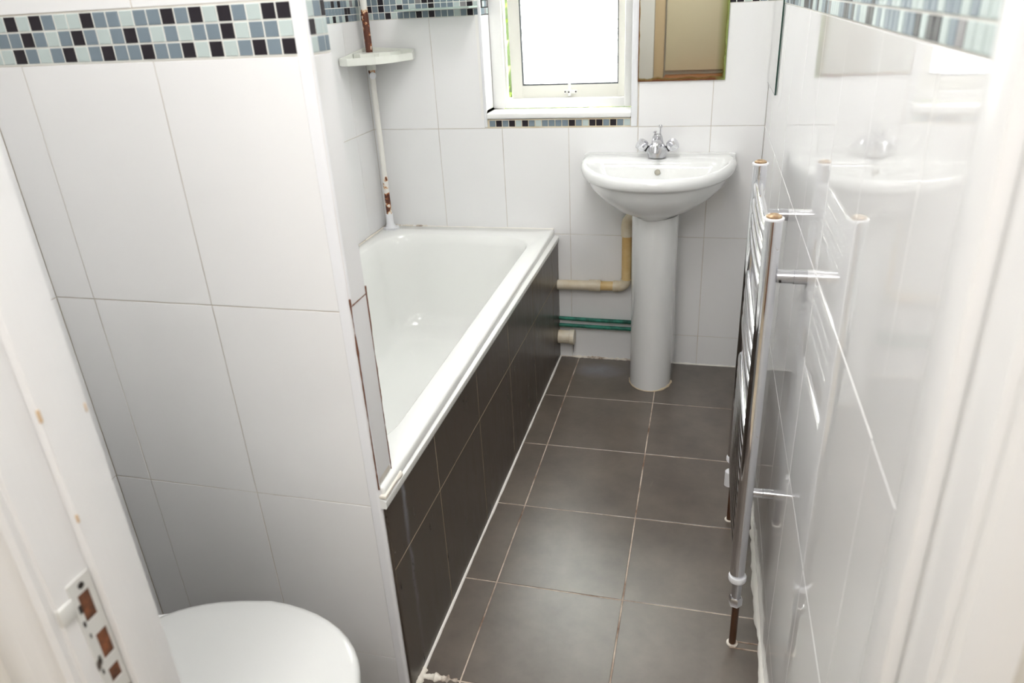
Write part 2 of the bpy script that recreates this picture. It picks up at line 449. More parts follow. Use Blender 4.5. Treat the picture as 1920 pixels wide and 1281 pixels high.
mosaic(wp, Po, Uu, Uv, -.7675 - 22 * .02395, 22, 1.3105, 3, [revpat(pt_bot, 22), revpat(pt_mid, 22), revpat(pt_top, 22)], pu=.02395, pv=.0238)
mosaic(wp, Po, Uu, Uv, XLT, 3, 1.3105, 3, pu=.0175)
# side face (faces +x) : U=(0,1,0) V=(0,0,1)
So = (PT_X - G, 0, 0)
tile_area(wp, So, Lu, Lv, [-1.683, YPB], [.562, .916, 1.309], WT)
tile_area(wp, So, Lu, Lv, [-1.683, YPB], [1.383, 1.78, 2.19, ZC], WT)
box('mosaic_grout', (PT_X - .01, -1.683, 1.309), (PT_X - G + .0006, YPB, 1.3825), MGR, wp)
mosaic(wp, So, Lu, Lv, -1.6815, 3, 1.3105, 3, ['lbb', 'dll', 'lbd'], pu=.0230, pv=.0238, last=YPB)
# back face of the partition (over the bath end), tiled
tile_area(wp, (0, YPB - G, 0), (-1, 0, 0), (0, 0, 1), grid(.75, 1.443, .93, .25), [.562, RA, ZM0, 1.7882, 2.19, ZC], WT)
bead('grime_line', (PT_X + .0008, -1.6845, .545), (PT_X + .0008, -1.6845, .93), .0012, mat('grime', (112, 72, 52), .8), wp, .5, 50)
bead('grime_line', (PT_X + .0003, YPB, .55), (PT_X + .0003, YPB, .93), .0012, bpy.data.materials['grime'], wp, .5, 50)
bead('grime_line', (PT_X + .0003, -1.68, .916), (PT_X + .0003, YPB, .916), .001, bpy.data.materials['grime'], wp, .5, 10)

# corner trim of the partition
prof = [(-.7675, YF - .0012), (-.7675, YF + .004), (PT_X - .003, YF + .004), (PT_X - .003, YF + .006), (PT_X + .0008, YF + .006)]
for k in range(7):
    a = R(0 - 90 * k / 6)
    prof.append((PT_X + .0008 - .008 + .008 * math.cos(a), YF - .0012 + .008 + .008 * math.sin(a)))
t1 = prism('trim_1', prof, 'z', .0, ZC, PVC, None, True); tag(t1, kind='structure')

# ================================================================= ceiling, door wall, hallway shell
cl = box('ceiling', (XL - .1, -3.75, ZC), (.9, .26, ZC + .1), PLAS); tag(cl, kind='structure')
DX0, DX1, DZ = -.7288, -.0346, 2.02
bm = bmesh.new()
slabs(bm, [((XL - .1, YD - .095, -.1), (DX0 - .03, YD, ZC)), ((DX1 + .018, YD - .095, -.1), (.9, YD, ZC)), ((DX0 - .03, YD - .095, DZ + .03), (DX1 + .018, YD, ZC))])
wf = from_bm('wall_front', bm, PLAS); tag(wf, kind='structure')
fh = box('floor_hallway', (XL - .1, -3.75, -.1), (.9, -2.32, -.001), CARP); tag(fh, kind='structure')
wh = box('wall_hallway', (XL - .1, -3.75, -.1), (.9, -3.65, ZC), HALLW); tag(wh, kind='structure')
w2 = box('wall_hallway_left', (XL - .2, -3.75, -.1), (XL - .1, -2.29, ZC), HALLW); tag(w2, kind='structure')
w3 = box('wall_hallway_right', (.9, -3.75, -.1), (1.0, -2.2, ZC), HALLW); tag(w3, kind='structure')
bb = box('baseboard_hallway', (XL - .1, -3.65, 0), (-.95, -3.632, .12), PAINT, None, .004); tag(bb, kind='structure')

# bathroom door frame
df = bpy.data.objects.new('door_1', None); df.location = (-.4, YD, 0); COL.objects.link(df); df.matrix_basis = Matrix.Translation((-.4, YD, 0)); tag(df, kind='structure')
YJ = -2.338
box('jamb', (DX0 - .03, YJ, 0), (DX0, YD + .002, DZ), PAINT, df, .0015)
box('jamb', (DX1, YJ, 0), (DX1 + .018, YD + .002, DZ), PAINT, df, .0015)
box('head_jamb', (DX0 - .03, YJ, DZ), (DX1 + .018, YD, DZ + .03), PAINT, df, .0015)
box('door_stop', (DX0, -2.297, 0), (DX0 + .0108, YD + .002, DZ), PAINT, df, .002)
box('door_stop', (DX1 - .0108, -2.293, 0), (DX1, YD + .002, DZ), PAINT, df, .002)
box('door_stop', (DX0 + .0108, -2.295, DZ - .011), (DX1 - .0108, YD, DZ), PAINT, df, .002)
def arch(xa, sgn, name='architrave'):
    # moulded profile in (x,y), y towards the hallway
    p = [(0, 0), (.0, .006), (.004, .010), (.012, .009), (.020, .012), (.030, .019), (.040, .021), (.055, .021), (.062, .018), (.066, .012), (.066, 0)]
    return prism(name, [(xa + sgn * a, YJ - b) for a, b in p], 'z', 0, DZ + .06, PAINT, df, True)
arch(DX0 - .006, -1); arch(DX1 + .006, 1)
box('architrave', (DX0 - .07, YJ - .02, DZ + .012), (DX1 + .07, YJ, DZ + .078), PAINT, df, .004)
for (x, y, z, a, b) in ((-.7172, -2.2968, 1.072, .003, .012), (-.7172, -2.2969, .965, .0022, .008), (-.7174, -2.2515, 1.055, .0015, .009)):
    box('paint_chip', (x - .0016, y - a / 2, z - b / 2), (x + .0001, y + a / 2, z + b / 2), mat('bare_wood_chip', (206, 178, 142), .8), df, .0004, 1)
# strike plate with its two bolt holes (worn paint)
SPM = mat('painted_strike_plate', (214, 214, 210), .35)
noise_mix(SPM, (70, 58, 50), (216, 216, 212), 26, 4, .30, .36)
RB_ = mat('rusty_brown_recess', (112, 66, 40), .7); noise_mix(RB_, (70, 46, 34), (140, 84, 52), 60)
def plate_with_holes(x, y0, y1, z0, z1, holes):
    bm = bmesh.new(); zs = [z0]
    for (a, b, c, d) in holes: zs += [c, d]
    zs.append(z1)
    t = .0016
    for i in range(0, len(zs) - 1, 1):
        if i % 2 == 0: bx(bm, (x, y0, zs[i]), (x + t, y1, zs[i + 1]))
        else:
            h = holes[i // 2]
            bx(bm, (x, y0, zs[i]), (x + t, h[0], zs[i + 1])); bx(bm, (x, h[1], zs[i]), (x + t, y1, zs[i + 1]))
    return from_bm('strike_plate', bm, SPM, df)
sp = plate_with_holes(DX0, -2.3235, -2.2975, .745, .906, [(-2.315, -2.302, .775, .793), (-2.314, -2.3005, .806, .838), (-2.317, -2.3035, .857, .889)])
sp['label'] = 'chipped white painted metal strike plate'
for (c, d) in ((.775, .793), (.806, .838), (.857, .889)):
    box('bolt_hole', (DX0 - .0002, -2.317, c), (DX0 + .0006, -2.301, d), RB_, sp)
for z in (.897, .757):
    lathe('screw', [(.0034, 0), (.0034, .0008), (.001, .0012)], (DX0 + .0015, -2.310, z), HOLE, sp, (1, 0, 0), 14)
for (y, z, a, b) in ((-2.3185, .875, .004, .010), (-2.320, .858, .003, .007), (-2.3185, .842, .002, .006), (-2.319, .812, .002, .009), (-2.320, .796, .0025, .006)):
    box('paint_chip', (DX0 + .001, y - a / 2, z - b / 2), (DX0 + .0019, y + a / 2, z + b / 2), HOLE, sp, .0004, 1)
box('strike_lip', (DX0 - .004, YJ - .001, .872), (DX0 + .0022, -2.3225, .892), SPM, sp, .001)

# ================================================================= window
wn = bpy.data.objects.new('window_1', None); COL.objects.link(wn); wn.matrix_basis = Matrix.Translation((-.72, .12, .99)); tag(wn, kind='structure')
FY0, FY1 = .100, .165
bm = bmesh.new()
bx(bm, (WX0, FY0, .985), (-.937, FY1, WZ1), .004); bx(bm, (-.490, FY0, .985), (WX1, FY1, WZ1), .004)
bx(bm, (-.940, FY0 + .0015, .985), (-.487, FY1, 1.017), .004); bx(bm, (-.940, FY0 + .0015, 1.915), (-.487, FY1, WZ1), .004)
from_bm('window_frame', bm, PVCW, wn, auto=True)
# casement, top hung, standing slightly open
CA = Matrix.Translation((0, .112, 1.93)) @ Matrix.Rotation(R(1.9), 4, 'X') @ Matrix.Translation((0, -.112, -1.93))
cx0, cx1, cz0, cz1, cy0, cy1 = -.9185, -.484, 1.012, 1.925, .103, .158
bm = bmesh.new()
gx0, gx1, gz0, gz1 = -.875, -.5155, 1.062, 1.875
bx(bm, (cx0, cy0, cz0), (gx0, cy1, cz1), .003); bx(bm, (gx1, cy0, cz0), (cx1, cy1, cz1), .003)
bx(bm, (gx0 - .002, cy0 + .001, cz0), (gx1 + .002, cy1, gz0), .003); bx(bm, (gx0 - .002, cy0 + .001, gz1), (gx1 + .002, cy1, cz1), .003)
bm.transform(CA)
cs = from_bm('casement', bm, mat('cream_casement', (232, 231, 222), .35), wn, auto=True)
def cpart(name, a, b, m, bev=0):
    bm = bmesh.new(); bx(bm, a, b, bev); bm.transform(CA); return from_bm(name, bm, m, cs, auto=bool(bev))
GK = mat('dark_gasket', (52, 56, 62), .6)
for a, b in [((gx0, .105, gz0), (gx0 + .003, .135, gz1)), ((gx1 - .003, .105, gz0), (gx1, .135, gz1)), ((gx0, .105, gz0), (gx1, .135, gz0 + .003)),
             ((cx0 - .002, .120, cz0), (cx0, .152, cz1)), ((cx0, .112, cz0 - .003), (cx1, .150, cz0))]:
    cpart('gasket', a, b, GK)
GL = bpy.data.materials.new('obscured_glass'); GL.use_nodes = True
g = GL.node_tree; g.nodes.clear()
out = g.nodes.new('ShaderNodeOutputMaterial'); tr = g.nodes.new('ShaderNodeBsdfTranslucent'); gl = g.nodes.new('ShaderNodeBsdfGlossy')
mx = g.nodes.new('ShaderNodeMixShader'); gl.inputs['Roughness'].default_value = .12
mx.inputs[0].default_value = .12
tc = g.nodes.new('ShaderNodeTexCoord'); nz = g.nodes.new('ShaderNodeTexNoise'); nz.inputs['Scale'].default_value = 9; nz.inputs['Detail'].default_value = 0
ad = g.nodes.new('ShaderNodeVectorMath'); ad.operation = 'MULTIPLY_ADD'; ad.inputs[1].default_value = (.16, .16, .16)
vo = g.nodes.new('ShaderNodeTexVoronoi'); vo.inputs['Scale'].default_value = 12
mu = g.nodes.new('ShaderNodeMath'); mu.operation = 'MULTIPLY'; mu.inputs[1].default_value = 11
si = g.nodes.new('ShaderNodeMath'); si.operation = 'SINE'
pw = g.nodes.new('ShaderNodeMath'); pw.operation = 'ABSOLUTE'
bp = g.nodes.new('ShaderNodeBump'); bp.inputs['Strength'].default_value = .8; bp.inputs['Distance'].default_value = .004
L = g.links.new
L(tc.outputs['Object'], nz.inputs['Vector']); L(nz.outputs['Color'], ad.inputs[0]); L(tc.outputs['Object'], ad.inputs[2])
L(ad.outputs[0], vo.inputs['Vector']); L(vo.outputs['Distance'], mu.inputs[0]); L(mu.outputs[0], si.inputs[0]); L(si.outputs[0], pw.inputs[0])
crp = g.nodes.new('ShaderNodeValToRGB'); crp.color_ramp.elements[0].position = 0.0; crp.color_ramp.elements[0].color = (.30, .31, .305, 1)
crp.color_ramp.elements[1].position = .34; crp.color_ramp.elements[1].color = (.96, .98, .97, 1)
ek = crp.color_ramp.elements.new(.20); ek.color = (.5, .51, .505, 1)
L(pw.outputs[0], crp.inputs[0]); L(crp.outputs[0], tr.inputs[0]); L(pw.outputs[0], bp.inputs['Height']); L(bp.outputs[0], tr.inputs['Normal']); L(bp.outputs[0], gl.inputs['Normal'])
L(tr.outputs[0], mx.inputs[1]); L(gl.outputs[0], mx.inputs[2]); L(mx.outputs[0], out.inputs[0])
cpart('glass_pane', (gx0 - .002, .118, gz0 - .002), (gx1 + .002, .124, gz1 + .002), GL)
# peg stay
st = cpart('stay_plate', (-.716, cy0 - .004, cz0 + .018), (-.668, cy0 + .001, cz0 + .032), PVCW, .001)
cpart('stay_arm', (-.700, cy0 - .012, cz0 + .010), (-.690, cy0 - .004, cz0 + .062), PVCW, .002)
for x in (-.712, -.697, -.672):
    bm = bmesh.new(); lathebm(bm, [(.0028, 0), (.0028, .0012), (.001, .0016)], (x, cy0 - (.012 if x == -.697 else .004), cz0 + .025), (0, -1, 0), 12); bm.transform(CA)
    from_bm('screw', bm, HOLE, cs)
# sill board
bm = bmesh.new(); bx(bm, (WX0 + .001, -.010, .962), (WX1 - .001, FY0 + .002, .9835), .006, 3)
from_bm('window_sill', bm, PVCW, wn, auto=True)

# ================================================================= bath
bath = thing('bathtub', 'long white enamel bathtub with a dark tiled side panel, left of the washbasin', 'bathtub', (-1.09, -.84, 0))
def rrect(x0, x1, y0, y1, r, z, n=8):
    pts = []
    for cx, cy, a0 in ((x1 - r, y1 - r, 0), (x0 + r, y1 - r, 90), (x0 + r, y0 + r, 180), (x1 - r, y0 + r, 270)):
        for k in range(n + 1):
            a = R(a0 + 90 * k / n); pts.append((cx + r * math.cos(a), cy + r * math.sin(a), z))
    return pts
ZR = .5465
bm = bmesh.new()
BX0, BX1, BY0, BY1 = XL + .002, -.742, -1.6785, -.003
rings = [rrect(BX0, BX1 + .002, BY0, BY1, .006, ZR - .024), rrect(BX0, BX1 + .003, BY0, BY1, .006, ZR - .008), rrect(BX0, BX1, BY0, BY1, .006, ZR - .002), rrect(BX0 + .002, BX1 - .005, BY0 + .002, BY1 - .002, .006, ZR),
         rrect(-1.395, -.796, -1.585, -.095, .13, ZR - .001), rrect(-1.390, -.803, -1.578, -.102, .13, ZR - .007), rrect(-1.380, -.812, -1.56, -.112, .13, ZR - .04),
         rrect(-1.365, -.826, -1.52, -.135, .13, ZR - .18), rrect(-1.350, -.842, -1.47, -.155, .13, .24), rrect(-1.325, -.868, -1.41, -.19, .12, .185), rrect(-1.26, -.93, -1.33, -.26, .10, .165)]
loft(bm, rings, False, True)
tub = from_bm('tub', bm, ACR, bath, auto=True); sharp(tub.data, 60)
# edge strip under the rim
SK = .0075
strip = prism('rim_strip', [(-.748, .500), (-.7245, .500), (-.723, .503), (-.7235, .516), (-.727, .5195), (-.741, .5225), (-.748, .5225)], 'y', -1.684, -.002, ACR, bath, True)
bead('sealant', (XL + .03, -.003, ZR), (-.742, -.003, ZR), .0035, SEAL, bath, .3)
bead('sealant', (XL + .004, -.55, ZR), (XL + .004, -.28, ZR), .004, SEAL, bath, .3, 30)
bead('sealant', (XL + .004, -.28, ZR), (XL + .004, -.02, ZR), .004, SEALD, bath, .5, 30)
bead('sealant', (XL + .03, -.003, ZR + .001), (-1.26, -.003, ZR + .001), .0035, SEALD, bath, .6, 30)
bead('sealant', (-.742, -1.676, .524), (-.742, -1.60, .524), .006, SEALD, bath, .5, 16)
box('ledge_strip', (-.752, -1.684, .5225), (PT_X + .012, -1.622, .530), SEALD, bath, .002)
# side panel with tiles
def skew(o):
    for v in o.data.vertices: v.co.x += SK * v.co.y
    return o
PG = mat('panel_grout', (186, 168, 142), .8)
pn = skew(box('side_panel', (-.745, -1.679, 0), (-.728 - .0002, -.001, .500), PG, bath))
jy = [-.001, -.122, -.448, -.774, -1.094, -1.412, -1.679]
for c, d in ((.0, .3455), (.3455, .500)):
    for a, b in zip(jy, jy[1:]):
        put_tile('tile', pn, (-.728 - G, 0, 0), Vector((SK, 1, 0)).normalized(), (0, 0, 1), b, c, a, d, PT, gap=.0030, t=.0015, bev=.0004, wob=.0)
for v in strip.data.vertices: v.co.x += SK * v.co.y
box('tile_edge', (-.7448, -1.6812, 0), (-.7402, -1.6788, .4995), PT, pn)

# ================================================================= washbasin
bs = thing('washbasin', 'white ceramic washbasin on a full pedestal below the wall mirror', 'washbasin', (-.352, -.2, 0))
BCX = -.352
def dring(a, yb, yf, z, n=28, p=2.25, nb=14, cx=BCX):
    """D shaped ring: flat back at yb, curved front to yf"""
    pts = []
    d = yb - yf
    for k in range(n + 1):
        t = math.pi * k / n
        c, s = math.cos(t), math.sin(t)
        x = a * (abs(c) ** (2 / p)) * (1 if c > 0 else -1)
        y = yb - d * (abs(s) ** (2 / p))
        x *= 1 - .085 * (1 - min(1, (yb - y) / .085)) ** 2
        pts.append((cx + x, y, z))
    a *= .915
    for k in range(1, nb):
        pts.append((cx - a + 2 * a * k / nb, yb, z))
    return pts
bm = bmesh.new()
rings = [dring(.068, -.07, -.235, .640), dring(.080, -.055, -.255, .660), dring(.112, -.05, -.285, .675), dring(.162, -.02, -.325, .694), dring(.212, -.003, -.358, .726), dring(.241, -.003, -.384, .760), dring(.2505, -.003, -.3935, .784),
         dring(.2535, -.003, -.398, .7905), dring(.264, -.003, -.411, .7945), dring(.2685, -.003, -.416, .801), dring(.2705, -.003, -.418, .812), dring(.269, -.003, -.416, .823), dring(.264, -.003, -.410, .8305), dring(.256, -.003, -.401, .8335),
         dring(.246, -.045, -.389, .8325), dring(.238, -.105, -.378, .829), dring(.233, -.112, -.370, .823), dring(.226, -.118, -.361, .808),
         dring(.205, -.126, -.338, .765), dring(.165, -.140, -.305, .725), dring(.09, -.16, -.26, .702), dring(.03, -.19, -.225, .697)]
loft(bm, rings, True, True)
bo = from_bm('basin', bm, CER, bs, auto=True); sharp(bo.data, 70)
# wall upstand behind the basin with its wings
prism('back_ledge', [(-.616, .822), (-.6165, .836), (-.600, .8395), (-.105, .8395), (-.0895, .836), (-.089, .822)], 'y', -.024, -.001, CER, bs, True)
lathe('overflow', [(.0100, 0), (.0100, .0016), (.0085, .002)], (BCX + .004, -.1215, .794), mat('grey_overflow', (150, 146, 134), .4, .4), bs, (0, -1, .35), 20)
lathe('drain', [(.022, 0), (.022, .002), (.017, .003)], (BCX, -.207, .697), CHR, bs, (0, 0, 1), 24)
# pedestal
bm = bmesh.new()
def pring(a, yf, z, yb=-.02, wing=0):
    pts = []; n = 24
    for k in range(n + 1):
        t = math.pi * k / n; c, s = math.cos(t), math.sin(t)
        pts.append((BCX + .004 + a * c, -.155 - (abs(yf) - .155) * s, z))
    for (x, y) in ((-a - wing * .3, -.11), (-a - wing, -.06), (-a - wing, yb), (0, yb), (a + wing, yb), (a + wing, -.06), (a + wing * .3, -.11)):
        pts.append((BCX + .004 + x, y, z))
    return pts
loft(bm, [pring(.077, -.250, 0, wing=.004), pring(.0775, -.250, .02, wing=.004), pring(.0765, -.247, .12, wing=.008), pring(.077, -.246, .30, wing=.002), pring(.079, -.248, .50), pring(.0805, -.250, .66)], True, True)
from_bm('pedestal', bm, CER, bs, auto=True)
bm = bmesh.new()
pp = [(BCX + .004 + .0785 * math.cos(math.pi * k / 30), -.155 - .0965 * math.sin(math.pi * k / 30), .001) for k in range(31)]
rs = [.0028 * (1 + .4 * math.sin(k * 1.7)) * (1.6 if k < 11 else .7) for k in range(31)]
tubebm(bm, pp, .003, 8, True, rs); from_bm('sealant', bm, mat('dirty_sealant', (206, 190, 162), .6), bs, auto=True)

# ================================================================= mixer tap
tz = .8325
tap = thing('mixer_tap', 'chrome mixer tap with two faceted knobs at the back of the washbasin', 'tap', (BCX - .003, -.062, tz))
TX, TY = BCX - .003, -.062
bm = bmesh.new()
def ering(ax, ay, z, cy=TY, n=24, p=2.4):
    o = []
    for k in range(n):
        t = 2 * math.pi * k / n; c, s = math.cos(t), math.sin(t)
        o.append((TX + ax * abs(c) ** (2 / p) * (1 if c > 0 else -1), cy + ay * abs(s) ** (2 / p) * (1 if s > 0 else -1), z))
    return o
loft(bm, [ering(.031, .026, tz + .003), ering(.032, .025, tz + .012), ering(.041, .023, tz + .026), ering(.042, .021, tz + .033), ering(.030, .021, tz + .040), ering(.021, .021, tz + .050),
          ering(.0185, .022, tz + .062), ering(.016, .022, tz + .074, TY - .004), ering(.012, .018, tz + .081, TY - .006)])
from_bm('tap_body', bm, CHRR, tap, auto=True)
bm = bmesh.new()
tubebm(bm, [(TX, TY - .005, tz + .045), (TX, TY - .04, tz + .058), (TX, TY - .075, tz + .056), (TX, TY - .098, tz + .046), (TX, TY - .102, tz + .034)], .012, 16, True, [.019, .015, .0125, .0115, .011])
from_bm('spout', bm, CHRR, tap, auto=True)
for s in (-1, 1):
    ax = Vector((s * .80, -.25, .62)).normalized(); c = Vector((TX + s * .034, TY - .002, tz + .031))
    cl_ = lathe('collar', [(.0115, 0), (.0115, .006), (.009, .008)], c, BLK, tap, ax, 20)
    bm = bmesh.new(); lathebm(bm, [(.010, .006), (.018, .010), (.0215, .020), (.0205, .034), (.0165, .040), (.006, .041)], c, ax, 8)
    kn = from_bm('knob', bm, CHR, tap); kn['label'] = 'faceted chrome knob'
lathe('pop_up_rod', [(.0026, -.02), (.0026, .016), (.006, .017), (.0068, .022), (.005, .027)], (TX + .008, TY + .012, tz + .083), CHR, tap, (0, 0, 1), 14)
lathe('chain_stay', [(.004, -.01), (.004, .006), (.0065, .008), (.0065, .012), (.002, .013)], (TX - .007, TY + .006, tz + .078), CHR, tap, (-.3, 0, 1), 14)

# ================================================================= pipes under the basin
wpz, wpy = .332, -.030
wp_ = thing('waste_pipe', 'cream plastic waste pipe with yellowed lengths elbowing up beside the pedestal', 'pipe', (-.60, wpy, wpz))
tube('pipe_length', [(-.727, wpy, .329), (-.60, wpy, .331)], .0195, CREAM, wp_)
tube('coupling', [(-.602, wpy, .331), (-.556, wpy, .3315)], .0228, CREAM, wp_)
o = tube('pipe_length', [(-.556, wpy, .3315), (-.506, wpy, .332)], .0185, YEL, wp_); o['label'] = 'yellowed plastic pipe length'
tube('coupling', [(-.508, wpy, .332), (-.488, wpy, .332)], .0222, CREAM, wp_)
bm = bmesh.new()
el = [(-.488 + .03 * math.sin(R(a)), wpy, .332 + .03 * (1 - math.cos(R(a)))) for a in range(0, 91, 10)]
tubebm(bm, el, .0205, 20); from_bm('elbow', bm, CREAM, wp_, auto=True)
o = tube('pipe_length', [(-.458, wpy, .362), (-.458, wpy, .54)], .0185, YEL, wp_); o['label'] = 'yellowed plastic pipe length'
bm = bmesh.new(); tubebm(bm, [(-.458, wpy, .535), (-.458, wpy, .575), (-.455, wpy, .592), (-.445, wpy - .002, .606), (-.425, wpy - .003, .612), (-.39, wpy - .003, .614)], .0222, 20)
from_bm('elbow', bm, CREAM, wp_, auto=True)
for z, sag, lb in ((.180, .0, 'upper green tarnished copper pipe running behind the pedestal'), (.150, .0, 'lower green tarnished copper pipe just above the capped white stub')):
    p = tube('copper_pipe', [(-.726, -.022, z + .002), (-.60, -.022, z), (-.42, -.022, z - .001)], .0078, VERD, None, 14)
    tag(p, lb, 'pipe', 'green copper pipes under the washbasin')
ov = thing('capped_pipe', 'short fat cream pipe stub with a screw cap by the bath corner', 'pipe', (-.70, -.034, .105))
tube('pipe_length', [(-.727, -.034, .105), (-.680, -.034, .105)], .0275, CREAM, ov, 28)
bm = bmesh.new(); lathebm(bm, [(.030, -.020), (.031, -.018), (.031, -.002), (.028, 0)], (-.661, -.034, .105), (1, 0, 0), 20)
from_bm('screw_cap', bm, CREAM, ov)
lathe('drip_tail', [(.0016, 0), (.0010, .03), (.0004, .042)], (-.667, -.036, .076), HOLE, ov, (0, 0, -1), 8)

# ================================================================= towel radiator
rad = thing('towel_radiator', 'tall chrome ladder towel radiator on the right wall', 'radiator', (-.068, -1.18, 0))
YN, YFAR, XT = -1.402, -.955, -.068
def upright(y, z0, z1, label=None):
    bm = bmesh.new(); n = 24; prof = []
    for k in range(n):
        t = 2 * math.pi * k / n
        prof.append((XT + .0155 * math.cos(t), y + .0155 * math.sin(t)))
    A = [bm.verts.new((p[0], p[1], z0)) for p in prof]; B = [bm.verts.new((p[0], p[1], z1)) for p in prof]
    for i in range(n): bm.faces.new([A[i], A[(i + 1) % n], B[(i + 1) % n], B[i]])
    bm.faces.new(A[::-1]); bm.faces.new(B)
    u = from_bm('upright', bm, CHR, rad, auto=True)
    lathe('end_cap', [(.0178, -.001), (.0178, .0022), (.0168, .003), (.0140, .003)], (XT, y, z1), PVC, u)
    o = lathe('end_plug', [(.0135, 0), (.0135, .004), (.009, .0065), (.003, .005)], (XT, y, z1 + .002), BRASS, u)
    o['label'] = 'tarnished brown end plug'
upright(YN, .205, 1.0); upright(YFAR, .215, 1.0)
zs = [.968, .936, .904, .872] + [.800 - .0 - .0 * i for i in range(0)]
zs = [.957, .921, .885, .849] + [.742, .706, .670, .634] + [.524 - .031 * i for i in range(10)]
for z in zs:
    pts = []
    for k in range(15):
        t = k / 14; y = YN + (YFAR - YN) * t
        bow = .005 * (1 - (2 * t - 1) ** 4)
        pts.append((XT - bow, y, z))
    tube('rung', pts, .0105, CHR, rad, 16)
def bracket(y, z, r=.0125):
    b = lathe('bracket', [(r, 0), (r, abs(XT) - .012)], (-.0005, y, z), CHRR, rad, (-1, 0, 0), 24)
    lathe('wall_flange', [(r + .001, 0), (r + .001, .022), (r, .023)], (-.0003, y, z), CHRR, b, (-1, 0, 0), 24)
    lathe('grub_screw', [(.0022, 0), (.0022, .0012)], (-.046, y - r + .0006, z - .006), HOLE, b, (0, -1, -.2), 10)
bracket(-1.384, .889); bracket(-.985, .892); bracket(-1.30, .349, .0105)
# valves and brown tails
for y, z1 in ((YN, .205), (YFAR, .215)):
    v = lathe('valve', [(.0105, 0), (.0105, z1 - .125)], (XT + .002, y - .002, .125), CHRR, rad)
    lathe('collar', [(.0125, -.012), (.0150, -.009), (.0150, .009), (.0125, .012)], (XT + .002, y - .002, .128), CHR, v, seg=6)
    lathe('white_ring', [(.0180, -.007), (.0192, -.004), (.0192, .004), (.0180, .007)], (XT + .001, y - .002, z1 - .010), PVC, v)
    lathe('tail_pipe', [(.0078, 0), (.0078, .13)], (XT + .004, y - .004, -.001), BRN, rad)
    lathe('floor_collar', [(.013, 0), (.0125, .003), (.009, .0035)], (XT + .004, y - .004, 0), SEALD, rad)
cp = lathe('valve_cap', [(.0125, -.024), (.0125, .020), (.009, .024)], (XT - .006, YFAR - .006, .145), PVC, rad)
cp['label'] = 'white plastic valve cap'

# ================================================================= corner pole and shelves
PX, PY = -1.401, -.047
pl = thing('corner_pole', 'rusty white tension pole standing in the corner on the bath rim', 'pole', (PX, PY, ZR))
tube('pole_tube', [(PX, PY, 1.14), (PX, PY, ZC - .03)], .0125, RUST, pl, 24)
tube('pole_tube', [(PX, PY, .585), (PX, PY, 1.15)], .0106, RUST, pl, 24)
lathe('foot', [(.021, .008), (.0195, .014), (.0145, .020), (.0135, .060), (.0125, .062)], (PX, PY, ZR), PVC, pl)
prism('foot_plate', [(PX - .026, PY - .018), (PX - .008, PY - .028), (PX + .026, PY - .020), (PX + .034, PY + .004), (PX + .022, PY + .026), (PX - .022, PY + .026)], 'z', ZR, ZR + .008, PVC, pl)
lathe('top_cap', [(.013, 0), (.022, .025), (.022, .03)], (PX, PY, ZC - .03), PVC, pl)
sh = thing('corner_shelf', 'white plastic corner shelf clipped round the rusty pole', 'shelf', (PX, PY, 1.19))
def curve_outline(off):
    # rounded triangular basket in plan, walls at x=XL, y=0
    P0 = (XL + .006 + off, -.225 + off); P1 = (XL + .20 - off, -.006 - off)
    pts = [(XL + .006 + off, -.006 - off)]
    pts.append(P0)
    pts.append((P0[0] + .035, P0[1] - .012 + off * .3))
    for k in range(1, 8):
        t = k / 8; x = (P0[0] + .035) * (1 - t) + (P1[0]) * t; y = (P0[1] - .012) * (1 - t) + (P1[1] - .035) * t
        b = .028 * math.sin(math.pi * t); pts.append((x + b, y - b))
    pts.append((P1[0] + .006, P1[1] - .035)); pts.append(P1)
    return pts
SHM = mat('shelf_plastic', (236, 238, 230), .3)
oo, ii = curve_outline(0), curve_outline(.004)
bm = bmesh.new()
n = len(oo)
ZT = [1.227] + [1.204] * (n - 2) + [1.215]
A = [bm.verts.new((p[0], p[1], 1.181)) for p in oo]; B = [bm.verts.new((p[0], p[1], z)) for p, z in zip(oo, ZT)]
D = [bm.verts.new((p[0], p[1], z)) for p, z in zip(ii, ZT)]; E_ = [bm.verts.new((p[0], p[1], 1.181)) for p in ii]
for i in range(n):
    j = (i + 1) % n
    for q in ((A[i], A[j], B[j], B[i]), (B[i], B[j], D[j], D[i]), (D[i], D[j], E_[j], E_[i]), (E_[i], E_[j], A[j], A[i])): bm.faces.new(q)
from_bm('rail', bm, SHM, sh)
prism('tray', curve_outline(.003), 'z', 1.181, 1.179, SHM, sh)
prism('inner_ledge', [(XL + .012, -.012), (XL + .012, -.12), (XL + .045, -.135), (XL + .13, -.065), (XL + .15, -.012)], 'z', 1.179, 1.211, SHM, sh)
box('divider', (XL + .095, -.125, 1.179), (XL + .099, -.012, 1.208), SHM, sh)
lathe('sleeve', [(.0165, -.022), (.0175, -.004), (.0175, .028), (.0155, .030)], (PX, PY, 1.172), SHM, sh)
lathe('clamp_screw', [(.011, 0), (.012, .004), (.012, .012), (.0095, .0145)], (PX + .008, PY - .012, 1.132), PVC, sh, (.35, -1, 0), 20)
gs = prism('glass_shelf', [(-1.275, -.002), (-1.262, -.112), (-.992, -.108), (-.992, -.002)], 'z', 1.3415, 1.3475,
           mat('pale_shelf_glass', (196, 214, 204), .03, Transmission_Weight=.35, IOR=1.5))
tag(gs, 'flat glossy glass shelf on the back wall over the bath, left of the window', 'shelf')

